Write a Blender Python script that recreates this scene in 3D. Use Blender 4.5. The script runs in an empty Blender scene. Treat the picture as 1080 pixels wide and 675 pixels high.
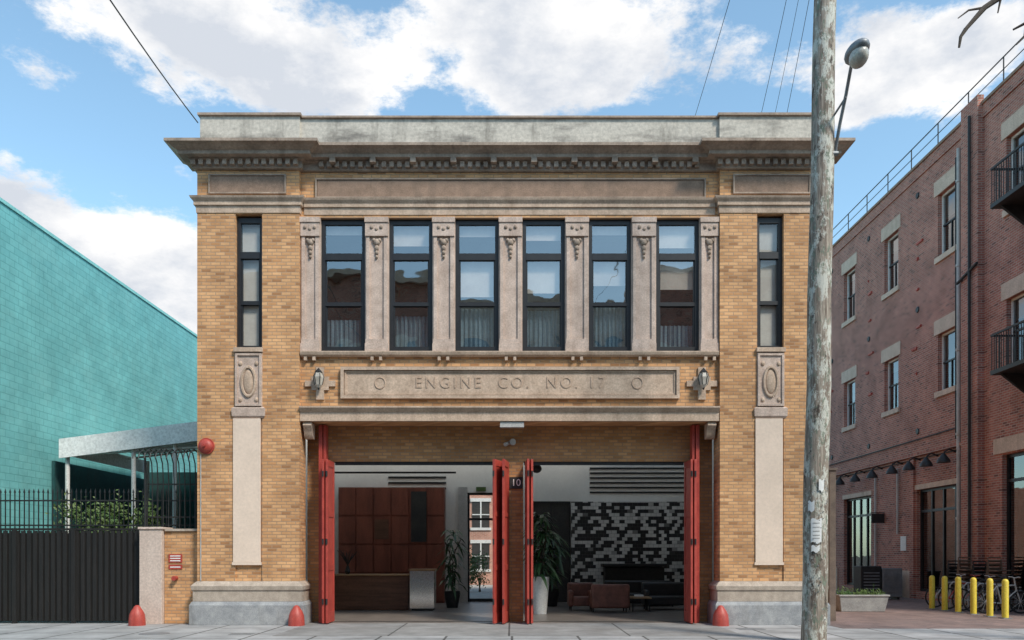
import bpy, math, random
from mathutils import Vector
R=random.Random(7)
scene=bpy.context.scene
scene.view_settings.view_transform='Standard'
scene.view_settings.look='None'
scene.view_settings.exposure=0

# ------------------------------------------------------------ materials
def newmat(name):
    m=bpy.data.materials.new(name); m.use_nodes=True
    nt=m.node_tree; b=nt.nodes['Principled BSDF']
    return m,nt,b
def N(nt,t,**k):
    n=nt.nodes.new(t)
    for a,v in k.items(): setattr(n,a,v)
    return n
def c4(c): return (c[0],c[1],c[2],1)
def mixc(nt,fac,a,b,mode='MIX'):
    n=N(nt,'ShaderNodeMix',data_type='RGBA',blend_type=mode)
    for s,v in ((0,fac),(6,a),(7,b)):
        if hasattr(v,'links'): nt.links.new(v,n.inputs[s])
        else: n.inputs[s].default_value = v if s==0 else c4(v)
    return n.outputs[2]
def mrange(nt,v,a,b,c=0,d=1):
    n=N(nt,'ShaderNodeMapRange'); nt.links.new(v,n.inputs[0])
    for i,x in enumerate((a,b,c,d)): n.inputs[i+1].default_value=x
    return n.outputs[0]
def noise(nt,vec,scale,detail=4,rough=.6,mp=None):
    if mp:
        m=N(nt,'ShaderNodeMapping'); m.inputs['Scale'].default_value=mp; nt.links.new(vec,m.inputs[0]); vec=m.outputs[0]
    n=N(nt,'ShaderNodeTexNoise'); n.inputs['Scale'].default_value=scale; n.inputs['Detail'].default_value=detail
    n.inputs['Roughness'].default_value=rough; nt.links.new(vec,n.inputs['Vector']); return n.outputs['Fac']
def bump(nt,b,h,s,d=.01):
    n=N(nt,'ShaderNodeBump'); n.inputs['Strength'].default_value=s; n.inputs['Distance'].default_value=d
    nt.links.new(h,n.inputs['Height']); nt.links.new(n.outputs[0],b.inputs['Normal'])
def _g(nt,v):
    n=N(nt,'ShaderNodeCombineColor')
    for i in range(3): nt.links.new(v,n.inputs[i])
    return n.outputs[0]
def mat_noise(name,c1,c2,scale=3,rough=.8,bmp=.3,streak=0,dirt=(.08,.07,.06),lo=.35,hi=.65,metal=0,mp=None,fine=0.25):
    m,nt,b=newmat(name); tc=N(nt,'ShaderNodeTexCoord').outputs['Object']
    f=mrange(nt,noise(nt,tc,scale,4,.6,mp),lo,hi)
    col=mixc(nt,f,c1,c2)
    g=mrange(nt,noise(nt,tc,scale*9,2,.7),.3,.7,1-fine,1+fine*.4)
    col=mixc(nt,1.0,col,_g(nt,g),'MULTIPLY')
    if streak:
        s=mrange(nt,noise(nt,tc,1.0,5,.65,(2.2,2.2,.35)),.52,.72,0,streak)
        col=mixc(nt,s,col,dirt)
    nt.links.new(col,b.inputs['Base Color']); b.inputs['Roughness'].default_value=rough
    b.inputs['Metallic'].default_value=metal
    if bmp>.1: bump(nt,b,noise(nt,tc,scale*12,2,.6),bmp,.01)
    return m
def mat_brick(name,c1,c2,mortar,bw=.21,bh=.072,ms=.010,ground=False,var=.35,streak=.35,dirt=(.06,.045,.035),offset=.5,bias=0,rough=.85,bmp=.5,pale=0,palec=(.5,.4,.35),hard=False,odd=0,oddc=(.2,.1,.05)):
    m,nt,b=newmat(name); tc=N(nt,'ShaderNodeTexCoord').outputs['Object']
    sp=N(nt,'ShaderNodeSeparateXYZ'); nt.links.new(tc,sp.inputs[0])
    cb=N(nt,'ShaderNodeCombineXYZ')
    if ground:
        nt.links.new(sp.outputs[0],cb.inputs[0]); nt.links.new(sp.outputs[1],cb.inputs[1])
    else:
        ad=N(nt,'ShaderNodeMath',operation='ADD'); nt.links.new(sp.outputs[0],ad.inputs[0]); nt.links.new(sp.outputs[1],ad.inputs[1])
        nt.links.new(ad.outputs[0],cb.inputs[0]); nt.links.new(sp.outputs[2],cb.inputs[1])
    br=N(nt,'ShaderNodeTexBrick'); br.offset=offset
    nt.links.new(cb.outputs[0],br.inputs['Vector'])
    # random grey per brick, then coloured: allows an occasional odd (burnt) brick
    br.inputs['Color1'].default_value=(0,0,0,1); br.inputs['Color2'].default_value=(1,1,1,1); br.inputs['Mortar'].default_value=(.5,.5,.5,1)
    br.inputs['Scale'].default_value=1; br.inputs['Mortar Size'].default_value=ms; br.inputs['Mortar Smooth'].default_value=.2
    br.inputs['Bias'].default_value=bias; br.inputs['Brick Width'].default_value=bw; br.inputs['Row Height'].default_value=bh
    bwn=N(nt,'ShaderNodeSeparateColor'); nt.links.new(br.outputs['Color'],bwn.inputs[0]); rnd=bwn.outputs[0]
    if hard: rnd=mrange(nt,rnd,.47,.53)
    col=mixc(nt,rnd,c2,c1)
    if odd:
        o=mrange(nt,rnd,.06,.10,odd,0); col=mixc(nt,o,col,oddc)
    col=mixc(nt,br.outputs['Fac'],col,mortar)
    g=mrange(nt,noise(nt,tc,1.1,6,.7),.3,.7,1-var,1+var*.25)
    col=mixc(nt,1.0,col,_g(nt,g),'MULTIPLY')
    if pale:
        s=mrange(nt,noise(nt,tc,.7,5,.7),.5,.75,0,pale); col=mixc(nt,s,col,palec)
    if streak:
        s=mrange(nt,noise(nt,tc,1.0,5,.65,(1.8,1.8,.3)),.55,.78,0,streak)
        col=mixc(nt,s,col,dirt)
    nt.links.new(col,b.inputs['Base Color']); b.inputs['Roughness'].default_value=rough
    iv=N(nt,'ShaderNodeMath',operation='SUBTRACT'); iv.inputs[0].default_value=1; nt.links.new(br.outputs['Fac'],iv.inputs[1])
    bump(nt,b,iv.outputs[0],bmp,.008)
    return m
def mat_glass(name,base=.18,tint=(.8,.85,.85),wav=.06):
    m,nt,b=newmat(name); nt.nodes.remove(b); out=nt.nodes['Material Output']
    t=N(nt,'ShaderNodeBsdfTransparent'); t.inputs[0].default_value=c4(tint)
    g=N(nt,'ShaderNodeBsdfGlossy'); g.inputs['Roughness'].default_value=.015; g.inputs[0].default_value=(.97,.97,.97,1)
    lw=N(nt,'ShaderNodeLayerWeight'); lw.inputs[0].default_value=.5
    pw=N(nt,'ShaderNodeMath',operation='POWER'); nt.links.new(lw.outputs['Facing'],pw.inputs[0]); pw.inputs[1].default_value=4
    f=mrange(nt,pw.outputs[0],0,1,base,1)
    tc=N(nt,'ShaderNodeTexCoord').outputs['Object']
    bp=N(nt,'ShaderNodeBump'); bp.inputs['Strength'].default_value=wav; bp.inputs['Distance'].default_value=.05
    nt.links.new(noise(nt,tc,1.6,1,.4),bp.inputs['Height']); nt.links.new(bp.outputs[0],g.inputs['Normal'])
    mx=N(nt,'ShaderNodeMixShader'); nt.links.new(f,mx.inputs[0]); nt.links.new(t.outputs[0],mx.inputs[1]); nt.links.new(g.outputs[0],mx.inputs[2])
    nt.links.new(mx.outputs[0],out.inputs[0]); return m

BUFF=mat_brick('buff_brick',(.78,.435,.205),(.54,.265,.11),(.46,.29,.175),bw=.235,bh=.083,ms=.011,var=.32,streak=.42,dirt=(.27,.135,.065),odd=.5,oddc=(.30,.14,.06),bmp=.8)
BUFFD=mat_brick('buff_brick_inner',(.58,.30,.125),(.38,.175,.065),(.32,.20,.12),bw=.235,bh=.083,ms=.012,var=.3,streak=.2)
RED=mat_brick('red_brick',(.50,.18,.125),(.33,.105,.075),(.46,.34,.28),var=.38,streak=.35,dirt=(.14,.055,.04),bw=.235,bh=.083,ms=.013,pale=.3,palec=(.52,.28,.22),odd=.6,oddc=(.12,.05,.04))
STONE=mat_noise('sandstone_trim',(.62,.465,.35),(.46,.335,.245),2.5,.85,.3,streak=.42,dirt=(.22,.15,.105))
STONEP=mat_noise('pilaster_stone',(.66,.515,.43),(.49,.37,.30),3.0,.85,.4,streak=.42,dirt=(.21,.145,.11))
STONED=mat_noise('cornice_stone',(.45,.345,.27),(.29,.22,.17),1.8,.85,.4,streak=.6,dirt=(.10,.075,.058))
BROWNP=mat_noise('brown_panel_stone',(.34,.225,.16),(.25,.165,.115),4,.85,.3,streak=.3)
STAIN=mat_noise('parapet_concrete',(.56,.51,.44),(.22,.20,.175),1.3,.9,.3,streak=.65,dirt=(.10,.09,.075),lo=.50,hi=.70,mp=(.5,1,1.8))
STUCCO=mat_noise('panel_stucco',(.78,.62,.50),(.71,.565,.455),1.5,.9,.15,fine=.08,streak=.15,dirt=(.42,.3,.23))
GRAN=mat_noise('base_granite',(.39,.39,.39),(.27,.275,.285),5,.8,.4,streak=.5,dirt=(.12,.11,.10))
GRANL=mat_noise('water_table_stone',(.52,.43,.35),(.38,.31,.25),5,.8,.4,streak=.35,dirt=(.16,.12,.09))
BLACK=mat_noise('black_window_frame',(.012,.012,.014),(.02,.02,.022),6,.45,.05)
BLACKM=mat_noise('black_iron',(.012,.012,.013),(.025,.024,.023),8,.55,.1)
BLACKW=mat_noise('black_fence_board',(.007,.007,.007),(.015,.013,.012),3,.8,.4,mp=(6,1,.4))
REDP=mat_noise('red_paint',(.50,.075,.052),(.38,.05,.037),4,.5,.05,streak=.3,dirt=(.17,.03,.025))
GLASS=mat_glass('window_glass',.24,(.8,.83,.82),.12)
GLASS2=mat_glass('side_window_glass',.07)
GLASSD=mat_glass('shop_glass',.14,(.35,.38,.38))
BLIND=mat_noise('roller_blind',(.78,.67,.60),(.68,.57,.51),2,.9,.05,fine=.05)
CURT=mat_noise('blue_curtain',(.22,.31,.38),(.08,.12,.155),2.0,.95,.3,mp=(9,1,.3))
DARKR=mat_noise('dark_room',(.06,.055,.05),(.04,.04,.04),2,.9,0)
WHITEW=mat_noise('white_plaster',(.85,.83,.78),(.80,.78,.73),1.5,.85,.05,fine=.04)
CONCF=mat_noise('interior_concrete_floor',(.24,.205,.18),(.16,.135,.12),2,.35,.05)
RUST=mat_noise('russet_wood',(.29,.085,.05),(.17,.048,.03),3,.5,.1,mp=(1,1,.25))
BROWNW=mat_noise('walnut_desk',(.19,.085,.05),(.11,.048,.028),3,.45,.1,mp=(.3,1,4))
LEATH=mat_noise('brown_leather',(.24,.09,.06),(.14,.05,.035),5,.45,.2)
BLKL=mat_noise('black_leather',(.02,.02,.022),(.035,.033,.032),5,.45,.2)
MIRROR=mat_noise('polished_steel',(.75,.73,.70),(.68,.66,.64),2,.12,.02,metal=1)
MOSAIC=mat_brick('mosaic_tile',(.72,.71,.68),(.02,.02,.022),(.12,.12,.12),bw=.19,bh=.125,ms=.004,var=.35,streak=0,rough=.35,bmp=.1,hard=True,bias=0)
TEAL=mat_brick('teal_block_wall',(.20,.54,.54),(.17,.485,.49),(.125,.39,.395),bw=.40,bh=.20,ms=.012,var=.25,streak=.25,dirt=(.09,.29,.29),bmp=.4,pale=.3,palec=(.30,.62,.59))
TEALD=mat_noise('dark_green_and_shaded_teal',(.015,.09,.09),(.010,.065,.066),1.4,.8,.1,streak=.3)  # back wall's dark green, also the canopy shade painted over the teal wall
CANV=mat_noise('canopy_fabric',(.88,.88,.87),(.84,.84,.83),1.5,.8,.1,streak=.1,dirt=(.5,.5,.48))
WHITEP=mat_noise('white_paint',(.80,.79,.76),(.70,.69,.66),4,.6,.1,streak=.15,dirt=(.3,.27,.22))
PINKC=mat_noise('gatepost_plaster',(.66,.53,.45),(.57,.45,.38),2,.9,.2,streak=.3,dirt=(.30,.22,.17))
SIDEW=mat_brick('sidewalk_concrete',(.42,.41,.405),(.345,.34,.335),(.09,.085,.08),bw=1.4,bh=1.2,ms=.028,ground=True,var=.45,streak=0,offset=0,bmp=.3,pale=.45,palec=(.22,.205,.19))
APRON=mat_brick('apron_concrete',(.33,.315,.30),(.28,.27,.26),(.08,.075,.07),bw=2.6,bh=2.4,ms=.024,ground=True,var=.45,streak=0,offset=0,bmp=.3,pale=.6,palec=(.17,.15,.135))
ASPH=mat_noise('asphalt',(.055,.055,.057),(.04,.04,.042),2,.9,.5)
PAVER=mat_brick('alley_pavers',(.31,.20,.17),(.21,.14,.125),(.16,.14,.13),bw=.22,bh=.11,ms=.008,ground=True,var=.4,streak=0,pale=.3,palec=(.17,.145,.13))
GROUND=mat_noise('earth_ground',(.16,.14,.11),(.11,.10,.08),.5,.95,.3)
KERB=mat_noise('kerb_concrete',(.42,.41,.39),(.33,.32,.30),3,.9,.3)
LINTEL=mat_noise('alley_lintel',(.68,.53,.42),(.57,.44,.345),3,.9,.3,streak=.4,dirt=(.28,.20,.15))
YEL=mat_noise('yellow_paint',(.80,.60,.06),(.68,.50,.05),4,.5,.05,streak=.35,dirt=(.3,.2,.06))
GREYM=mat_noise('grey_metal',(.30,.31,.32),(.22,.23,.24),5,.5,.1,metal=.4)
LGREY=mat_noise('light_grey_metal',(.52,.50,.48),(.43,.42,.40),5,.5,.1)
RUBBER=mat_noise('rubber',(.015,.015,.015),(.025,.025,.025),8,.8,.1)
LEAF=mat_noise('leaf_green',(.055,.12,.03),(.12,.17,.045),3,.6,0)
LEAFD=mat_noise('houseplant_leaf',(.025,.075,.025),(.045,.11,.035),3,.45,0)
BARK=mat_noise('bark',(.11,.085,.065),(.06,.045,.035),6,.9,.6)
PAPER=mat_noise('paper',(.88,.88,.86),(.78,.78,.77),20,.9,0)
FARRED=mat_brick('pale_courtyard_brick',(.70,.33,.23),(.56,.24,.165),(.6,.5,.42),streak=.1)
PALEST=mat_noise('pale_stucco_facade',(.66,.56,.47),(.58,.48,.40),1.0,.9,.15,streak=.2,dirt=(.35,.28,.22))
CONCR=mat_noise('planter_concrete',(.42,.41,.39),(.31,.30,.29),4,.9,.4,streak=.3)
OAK=mat_noise('light_wood',(.40,.24,.12),(.30,.17,.08),3,.5,.1)
LET=mat_noise('letter_stone',(.53,.39,.29),(.42,.30,.22),3,.9,.2)
LANT=mat_noise('lantern_glass',(.58,.53,.46),(.42,.38,.32),6,.3,.05)
def pole_mat():
    m,nt,b=newmat('weathered_pole_wood'); tc=N(nt,'ShaderNodeTexCoord').outputs['Object']
    a=mrange(nt,noise(nt,tc,3,6,.7,(5,5,.35)),.38,.62)
    col=mixc(nt,a,(.15,.11,.085),(.46,.39,.32))
    g=mrange(nt,noise(nt,tc,2.6,7,.8,(2,2,.9)),.50,.55)
    col=mixc(nt,g,col,(.60,.59,.52))
    k=mrange(nt,noise(nt,tc,4,7,.8,(2.4,2.4,1.0)),.54,.59)
    col=mixc(nt,k,col,(.19,.22,.165))
    h=mrange(nt,noise(nt,tc,3,6,.8,(1.5,1.5,.6)),.58,.63); col=mixc(nt,h,col,(.08,.062,.05))
    nt.links.new(col,b.inputs['Base Color']); b.inputs['Roughness'].default_value=.9
    bump(nt,b,noise(nt,tc,10,3,.7,(5,5,.5)),.9,.025); return m
POLEW=pole_mat()

# ------------------------------------------------------------ mesh builder
def root(name):
    e=bpy.data.objects.new(name,None); e.empty_display_size=.3; scene.collection.objects.link(e); return e
class Part:
    def __init__(s,name,mat,parent=None,bevel=0,smooth=False):
        s.n=name;s.m=mat;s.p=parent;s.b=bevel;s.s=smooth;s.v=[];s.f=[]
    def add(s,vs,fs):
        o=len(s.v); s.v+= [tuple(v) for v in vs]; s.f+=[tuple(i+o for i in f) for f in fs]; return s
    def box(s,x0,x1,y0,y1,z0,z1):
        if x0>x1:x0,x1=x1,x0
        if y0>y1:y0,y1=y1,y0
        if z0>z1:z0,z1=z1,z0
        return s.add([(x0,y0,z0),(x1,y0,z0),(x1,y1,z0),(x0,y1,z0),(x0,y0,z1),(x1,y0,z1),(x1,y1,z1),(x0,y1,z1)],
          [(0,3,2,1),(4,5,6,7),(0,1,5,4),(1,2,6,5),(2,3,7,6),(3,0,4,7)])
    def cyl(s,p0,p1,r0,r1=None,n=12):
        r1=r0 if r1 is None else r1
        p0=Vector(p0);p1=Vector(p1);d=(p1-p0).normalized()
        a=d.orthogonal().normalized(); b=d.cross(a)
        vs=[]
        for p,r in((p0,r0),(p1,r1)):
            for i in range(n):
                t=2*math.pi*i/n; vs.append(p+a*math.cos(t)*r+b*math.sin(t)*r)
        fs=[(i,(i+1)%n,n+(i+1)%n,n+i) for i in range(n)]+[tuple(range(n-1,-1,-1)),tuple(range(n,2*n))]
        return s.add(vs,fs)
    def tube(s,pts,r,n=8,r1=None):
        r1=r if r1 is None else r1; k=len(pts)
        vs=[];fs=[]
        P=[Vector(p) for p in pts]; a=None
        for i,p in enumerate(P):
            d=(P[min(i+1,k-1)]-P[max(i-1,0)]).normalized()
            a=d.orthogonal().normalized() if a is None else (a-d*a.dot(d)).normalized()
            b=d.cross(a); rr=r+(r1-r)*i/(k-1)
            for j in range(n):
                t=2*math.pi*j/n; vs.append(p+a*math.cos(t)*rr+b*math.sin(t)*rr)
        for i in range(k-1):
            for j in range(n): fs.append((i*n+j,i*n+(j+1)%n,(i+1)*n+(j+1)%n,(i+1)*n+j))
        fs+=[tuple(range(n-1,-1,-1)),tuple(range((k-1)*n,k*n))]
        return s.add(vs,fs)
    def lathe(s,cx,cy,prof,n=20):
        vs=[];fs=[]
        for r,z in prof:
            for j in range(n):
                t=2*math.pi*j/n; vs.append((cx+r*math.cos(t),cy+r*math.sin(t),z))
        for i in range(len(prof)-1):
            for j in range(n): fs.append((i*n+j,i*n+(j+1)%n,(i+1)*n+(j+1)%n,(i+1)*n+j))
        fs+=[tuple(range(n-1,-1,-1)),tuple(range((len(prof)-1)*n,len(prof)*n))]
        return s.add(vs,fs)
    def ell(s,c,r,nu=14,nv=8):
        prof=[(math.sin(math.pi*i/nv),-math.cos(math.pi*i/nv)) for i in range(nv+1)]
        vs=[];fs=[]
        for q,z in prof:
            q=max(q,.001)
            for j in range(nu):
                t=2*math.pi*j/nu; vs.append((c[0]+q*math.cos(t)*r[0],c[1]+q*math.sin(t)*r[1],c[2]+z*r[2]))
        for i in range(nv):
            for j in range(nu): fs.append((i*nu+j,i*nu+(j+1)%nu,(i+1)*nu+(j+1)%nu,(i+1)*nu+j))
        return s.add(vs,fs)
    def ring(s,c,rx,rz,t,axis='y',n=24,m=6):
        vs=[];fs=[]
        for i in range(n):
            a=2*math.pi*i/n
            for j in range(m):
                q=2*math.pi*j/m; k=t*math.cos(q)
                u=(rx+k)*math.cos(a); w=(rz+k)*math.sin(a); d=t*math.sin(q)
                vs.append((c[0]+u,c[1]+d,c[2]+w) if axis=='y' else (c[0]+d,c[1]+u,c[2]+w))
        for i in range(n):
            for j in range(m): fs.append((i*m+j,((i+1)%n)*m+j,((i+1)%n)*m+(j+1)%m,i*m+(j+1)%m))
        return s.add(vs,fs)
    def mould(s,x0,x1,yf,yb,prof):
        vs=[];fs=[];k=len(prof)
        for p,z in prof: vs+=[(x0-p,yb,z),(x0-p,yf-p,z),(x1+p,yf-p,z),(x1+p,yb,z)]
        for i in range(k-1):
            for j in range(3): fs.append((i*4+j,i*4+j+1,(i+1)*4+j+1,(i+1)*4+j))
            fs.append((i*4+3,i*4,(i+1)*4,(i+1)*4+3))
        fs+=[(3,2,1,0),tuple(range((k-1)*4,k*4))]
        return s.add(vs,fs)
    def extr(s,x0,x1,prof):
        k=len(prof); vs=[(x0,y,z) for y,z in prof]+[(x1,y,z) for y,z in prof]
        fs=[(i,(i+1)%k,k+(i+1)%k,k+i) for i in range(k)]+[tuple(range(k-1,-1,-1)),tuple(range(k,2*k))]
        return s.add(vs,fs)
    def done(s):
        me=bpy.data.meshes.new(s.n)
        off=Vector((0,0,0))
        if s.p is None:
            xs=[v[0] for v in s.v];ys=[v[1] for v in s.v];zs=[v[2] for v in s.v]
            off=Vector(((min(xs)+max(xs))/2,(min(ys)+max(ys))/2,min(zs)))
        me.from_pydata([tuple(Vector(v)-off) for v in s.v],[],s.f); me.update()
        import bmesh
        bm=bmesh.new(); bm.from_mesh(me); bmesh.ops.recalc_face_normals(bm,faces=bm.faces); bm.to_mesh(me); bm.free()
        me.materials.append(s.m)
        if s.s:
            me.shade_smooth(); me.set_sharp_from_angle(angle=math.radians(40))
        o=bpy.data.objects.new(s.n,me); scene.collection.objects.link(o); o.location=off
        if s.p is not None: o.parent=s.p
        if s.b:
            md=o.modifiers.new('bev','BEVEL'); md.width=s.b; md.segments=2; md.limit_method='ANGLE'
        return o

# elevation drawing scale of the firehouse facade: 42 units per metre
def fx(p): return (p-540)/42
def fz(p): return (658.5-p)/42
def mir(p): return 1075-p

# ============================================================ FIREHOUSE
B=root('brick_firehouse')
fw=Part('front_wall',BUFF,B)
yP=-.12
for sd in (0,1):
    X=(lambda p:fx(p)) if sd==0 else (lambda p:fx(mir(p)))
    fw.box(X(210),X(250),yP,.5,0,11.74); fw.box(X(278),X(317),yP,.5,0,11.74)
    fw.box(X(250),X(278),yP,.5,fz(228),11.74); fw.box(X(250),X(278),yP+.04,.5,0,fz(370))
    xo=X(210); xi=xo+(.4 if sd==0 else -.4)
    fw.box(xo,xi,.5,14,0,11.74)
fw.box(fx(317),fx(758),0,.5,fz(230),11.74)
fw.box(fx(317),fx(758),0,.66,fz(445),fz(377))
fw.done()
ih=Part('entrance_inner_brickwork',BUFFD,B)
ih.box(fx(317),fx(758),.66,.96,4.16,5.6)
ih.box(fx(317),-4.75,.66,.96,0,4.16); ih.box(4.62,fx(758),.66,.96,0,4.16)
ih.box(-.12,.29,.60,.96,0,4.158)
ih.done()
st=Part('interior_walls',WHITEW,B)
L,Rr=-7.44,7.32
st.box(L,Rr,.96,4.5,5.45,5.6)
st.box(L,-1.62,9,9.3,0,11.9); st.box(-.58,Rr,9,9.3,0,11.9); st.box(-1.62,-.58,9,9.3,4.0,11.9)
st.box(L,L+.05,.96,9,0,11.9); st.box(Rr-.05,Rr,.96,9,0,11.9)
st.box(L+.05,Rr-.05,4.5,4.6,5.45,11.9)
st.done()
Part('ground_floor',CONCF,B).box(L+.05,Rr-.05,.3,9.3,.0,.012).done()
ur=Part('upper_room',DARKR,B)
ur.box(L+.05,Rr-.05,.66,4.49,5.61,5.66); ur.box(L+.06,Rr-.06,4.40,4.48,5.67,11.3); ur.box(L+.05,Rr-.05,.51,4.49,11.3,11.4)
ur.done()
rf=Part('roof',GREYM,B)
rf.box(fx(210)+.41,fx(865)-.41,.51,4.6,11.90,12.0)
for i in range(8): rf.box(-7.4+i*2.1,-7.34+i*2.1,4.6,9,11.9,12.0)  # unseen skylight: bays left open between bars, added to let daylight indoors
rf.box(fx(210)+.41,fx(865)-.41,9.0,14,11.90,12.0)
rf.done()
pp=Part('parapet',STAIN,B)
pp.box(fx(211),fx(316),.0,.4,11.80,fz(122.5)); pp.box(fx(mir(211)),fx(mir(316)),.0,.4,11.80,fz(122.5))
pp.box(fx(316),fx(759),.08,.4,11.80,fz(123.5))
pp.box(fx(211),fx(211)+.3,.4,14,11.74,fz(122.5)); pp.box(fx(864)-.3,fx(864),.4,14,11.74,fz(122.5))
pp.done()
cp=Part('parapet_coping',STONED,B)
cp.box(fx(209),fx(318),-.06,.45,fz(122.5),fz(120)); cp.box(fx(757),fx(866),-.06,.45,fz(122.5),fz(120)); cp.box(fx(318),fx(757),.02,.45,fz(123.5)+.0,fz(121.5))
cp.box(fx(210),fx(210)+.36,.45,14,fz(122.5),fz(120)); cp.box(fx(865)-.36,fx(865),.45,14,fz(122.5),fz(120))
cp.done()
cn=Part('cornice',STONED,B)
crown=[(.05,11.34),(.09,11.36),(.10,11.53),(.16,11.55),(.18,11.58),(.35,11.585),(.35,11.66),(.38,11.68),(.42,11.70),(.49,11.745),(.55,11.77),(.585,11.78),(.585,11.85),(.45,11.88)]
cn.mould(fx(210),fx(317),yP,.45,crown); cn.mould(fx(758),fx(865),yP,.45,crown)
x0,x1=fx(317)+.0,fx(758)
pr=[(0-.85*p,z) for p,z in crown]
cn.extr(x0+.05,x1-.05,[(.3,11.34)]+pr+[(.3,11.88)])
cn.done()
dn=Part('dentils',STONED,B)
for a,b,yf in ((206,321,yP-.10),(754,869,yP-.10),(338,737,-.08)):
    p=a
    while p<b-3:
        dn.box(fx(p),fx(p+4.6),yf-.09,yf+.02,11.41,11.545); p+=8.2
for p in list(range(350,735,42)): dn.box(fx(p),fx(p+6),-.29,-.1,11.47,11.583)
dn.done()
fp=Part('frieze_panels',BROWNP,B)
fp.box(fx(224),fx(302),yP-.03,yP,fz(206),fz(188)); fp.box(fx(773),fx(851),yP-.03,yP,fz(206),fz(188)); fp.box(fx(335),fx(742),-.03,0,fz(208),fz(191))
fp.done()
fr=Part('frieze_panel_frames',STONED,B)
def frame(P,a,b,c,d,y,t,w):
    P.box(fx(a),fx(b),y-t,y,fz(c),fz(c+w)); P.box(fx(a),fx(b),y-t,y,fz(d-w),fz(d))
    P.box(fx(a),fx(a+w),y-t,y,fz(c+w),fz(d-w)); P.box(fx(b-w),fx(b),y-t,y,fz(c+w),fz(d-w))
frame(fr,222.5,303.5,187,207.5,yP,.06,1.5); frame(fr,771.5,852.5,187,207.5,yP,.06,1.5); frame(fr,333,744,189,210,0,.06,1.5)
fr.done()
ar=Part('architrave',STONE,B)
a_=[(.02,fz(227)),(.03,fz(220)),(.07,fz(219.5)),(.07,fz(216)),(.13,fz(213)),(.15,fz(211)),(.02,fz(210))]
ar.mould(fx(210),fx(317),yP,.2,a_); ar.mould(fx(758),fx(865),yP,.2,a_)
ar.extr(fx(321),fx(754),[(.2,fz(228))]+[(-p*.9,z) for p,z in a_]+[(.2,fz(210))])
ar.done()
pil=[(317,338),(385,410),(456,480),(526,551),(596,621),(666,692),(738,758)]
pl=Part('pilasters',STONEP,B); cap=Part('pilaster_ornaments',STONED,B,smooth=True)
for a,b in pil:
    pl.box(fx(a),fx(b),.0,.5,fz(377),fz(230))
    pl.box(fx(a+1.5),fx(a+5),-.045,0,fz(358),fz(250)); pl.box(fx(b-5),fx(b-1.5),-.045,0,fz(358),fz(250))
    pl.box(fx(a+.6),fx(b-.6),-.075,0,fz(250),fz(236)); pl.box(fx(a),fx(b),-.10,0,fz(235.8),fz(230.5))
    pl.box(fx(a+.3),fx(b-.3),-.08,0,fz(372),fz(363)); pl.box(fx(a+.9),fx(b-.9),-.06,0,fz(362.8),fz(358.2))
    c=fx((a+b)/2)
    cap.ell((c,-.02,fz(256)),(.085,.06,.085))
    for q,r in ((262,.06),(267,.048),(271.5,.036)): cap.ell((c,-.02,fz(q)),(r,.045,r*1.2),8,6)
    for q in (-.07,.07): cap.ell((c+q,-.02,fz(254)),(.05,.05,.055),8,6)
    for q in (-.12,.12): cap.ell((c+q,-.07,fz(241)),(.05,.04,.055),8,6)
    cap.ell((c,-.07,fz(243)),(.05,.03,.045),8,6)
pl.done(); cap.done()
sl=Part('window_sill',STONE,B)
sl.extr(fx(318),fx(757),[(.05,fz(377)),(-.08,fz(377)),(-.13,fz(375.5)),(-.15,fz(373)),(-.15,fz(371.8)),(.05,fz(371.5))])
for a,b in pil:
    c=(a+b)/2
    sl.box(fx(c-6),fx(c-3),-.10,.0,fz(381),fz(377)); sl.box(fx(c+3),fx(c+6),-.10,.0,fz(381),fz(377))
for a in (250,797): sl.box(fx(a-1),fx(a+29),yP-.08,yP+.3,fz(373),fz(368.5))
sl.done()
lt=Part('lintel_beam',STONE,B)
lt.extr(fx(317.5),fx(757.5),[(.03,fz(444.8)),(-.10,fz(444.8)),(-.10,fz(436)),(-.15,fz(434)),(-.20,fz(431.5)),(-.20,fz(430)),(.03,fz(429.5))])
lt.done()
br=Part('lintel_brackets',STONE,B,smooth=True)
for a in (320,746):
    x0=fx(a);x1=fx(a+9)
    br.extr(x0,x1,[(.30,fz(446)),(-.04,fz(446)),(-.06,fz(449)),(.0,fz(452)),(.05,fz(455)),(.06,fz(458)),(.14,fz(462)),(.3,fz(462))])
br.done()
fn=Part('name_panel_frame',STONE,B)
frame(fn,360,716,388,421,0,.10,3.2); frame(fn,364,712,392,417,0,.055,1.5)
fn.done()
Part('name_panel_field',STONE,B).box(fx(363),fx(713),-.03,.0,fz(418),fz(391)).done()
def text(s,x,z,size,y,name,mat,par,wid=None,ex=.012,rot=0,sp=1):
    cu=bpy.data.curves.new(name,'FONT'); cu.body=s; cu.size=size; cu.extrude=ex; cu.align_x='CENTER'; cu.align_y='CENTER'; cu.space_character=sp
    o=bpy.data.objects.new(name,cu); scene.collection.objects.link(o); o.rotation_euler=(math.pi/2,0,rot); o.location=(x,y,z); cu.materials.append(mat)
    o.parent=par
    bpy.context.view_layer.update()
    if wid: o.scale.x=wid/max(o.dimensions.x,.01)
    return o
text('ENGINE  CO.  NO. 17',fx(538),fz(404.5),.40,-.033,'name_lettering',LET,B,wid=4.75,sp=1.35)
md=Part('name_panel_medallions',LET,B,smooth=True)
for p in (401,672): md.ring((fx(p),-.032,fz(404.5)),.13,.14,.016)
md.done()
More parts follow.
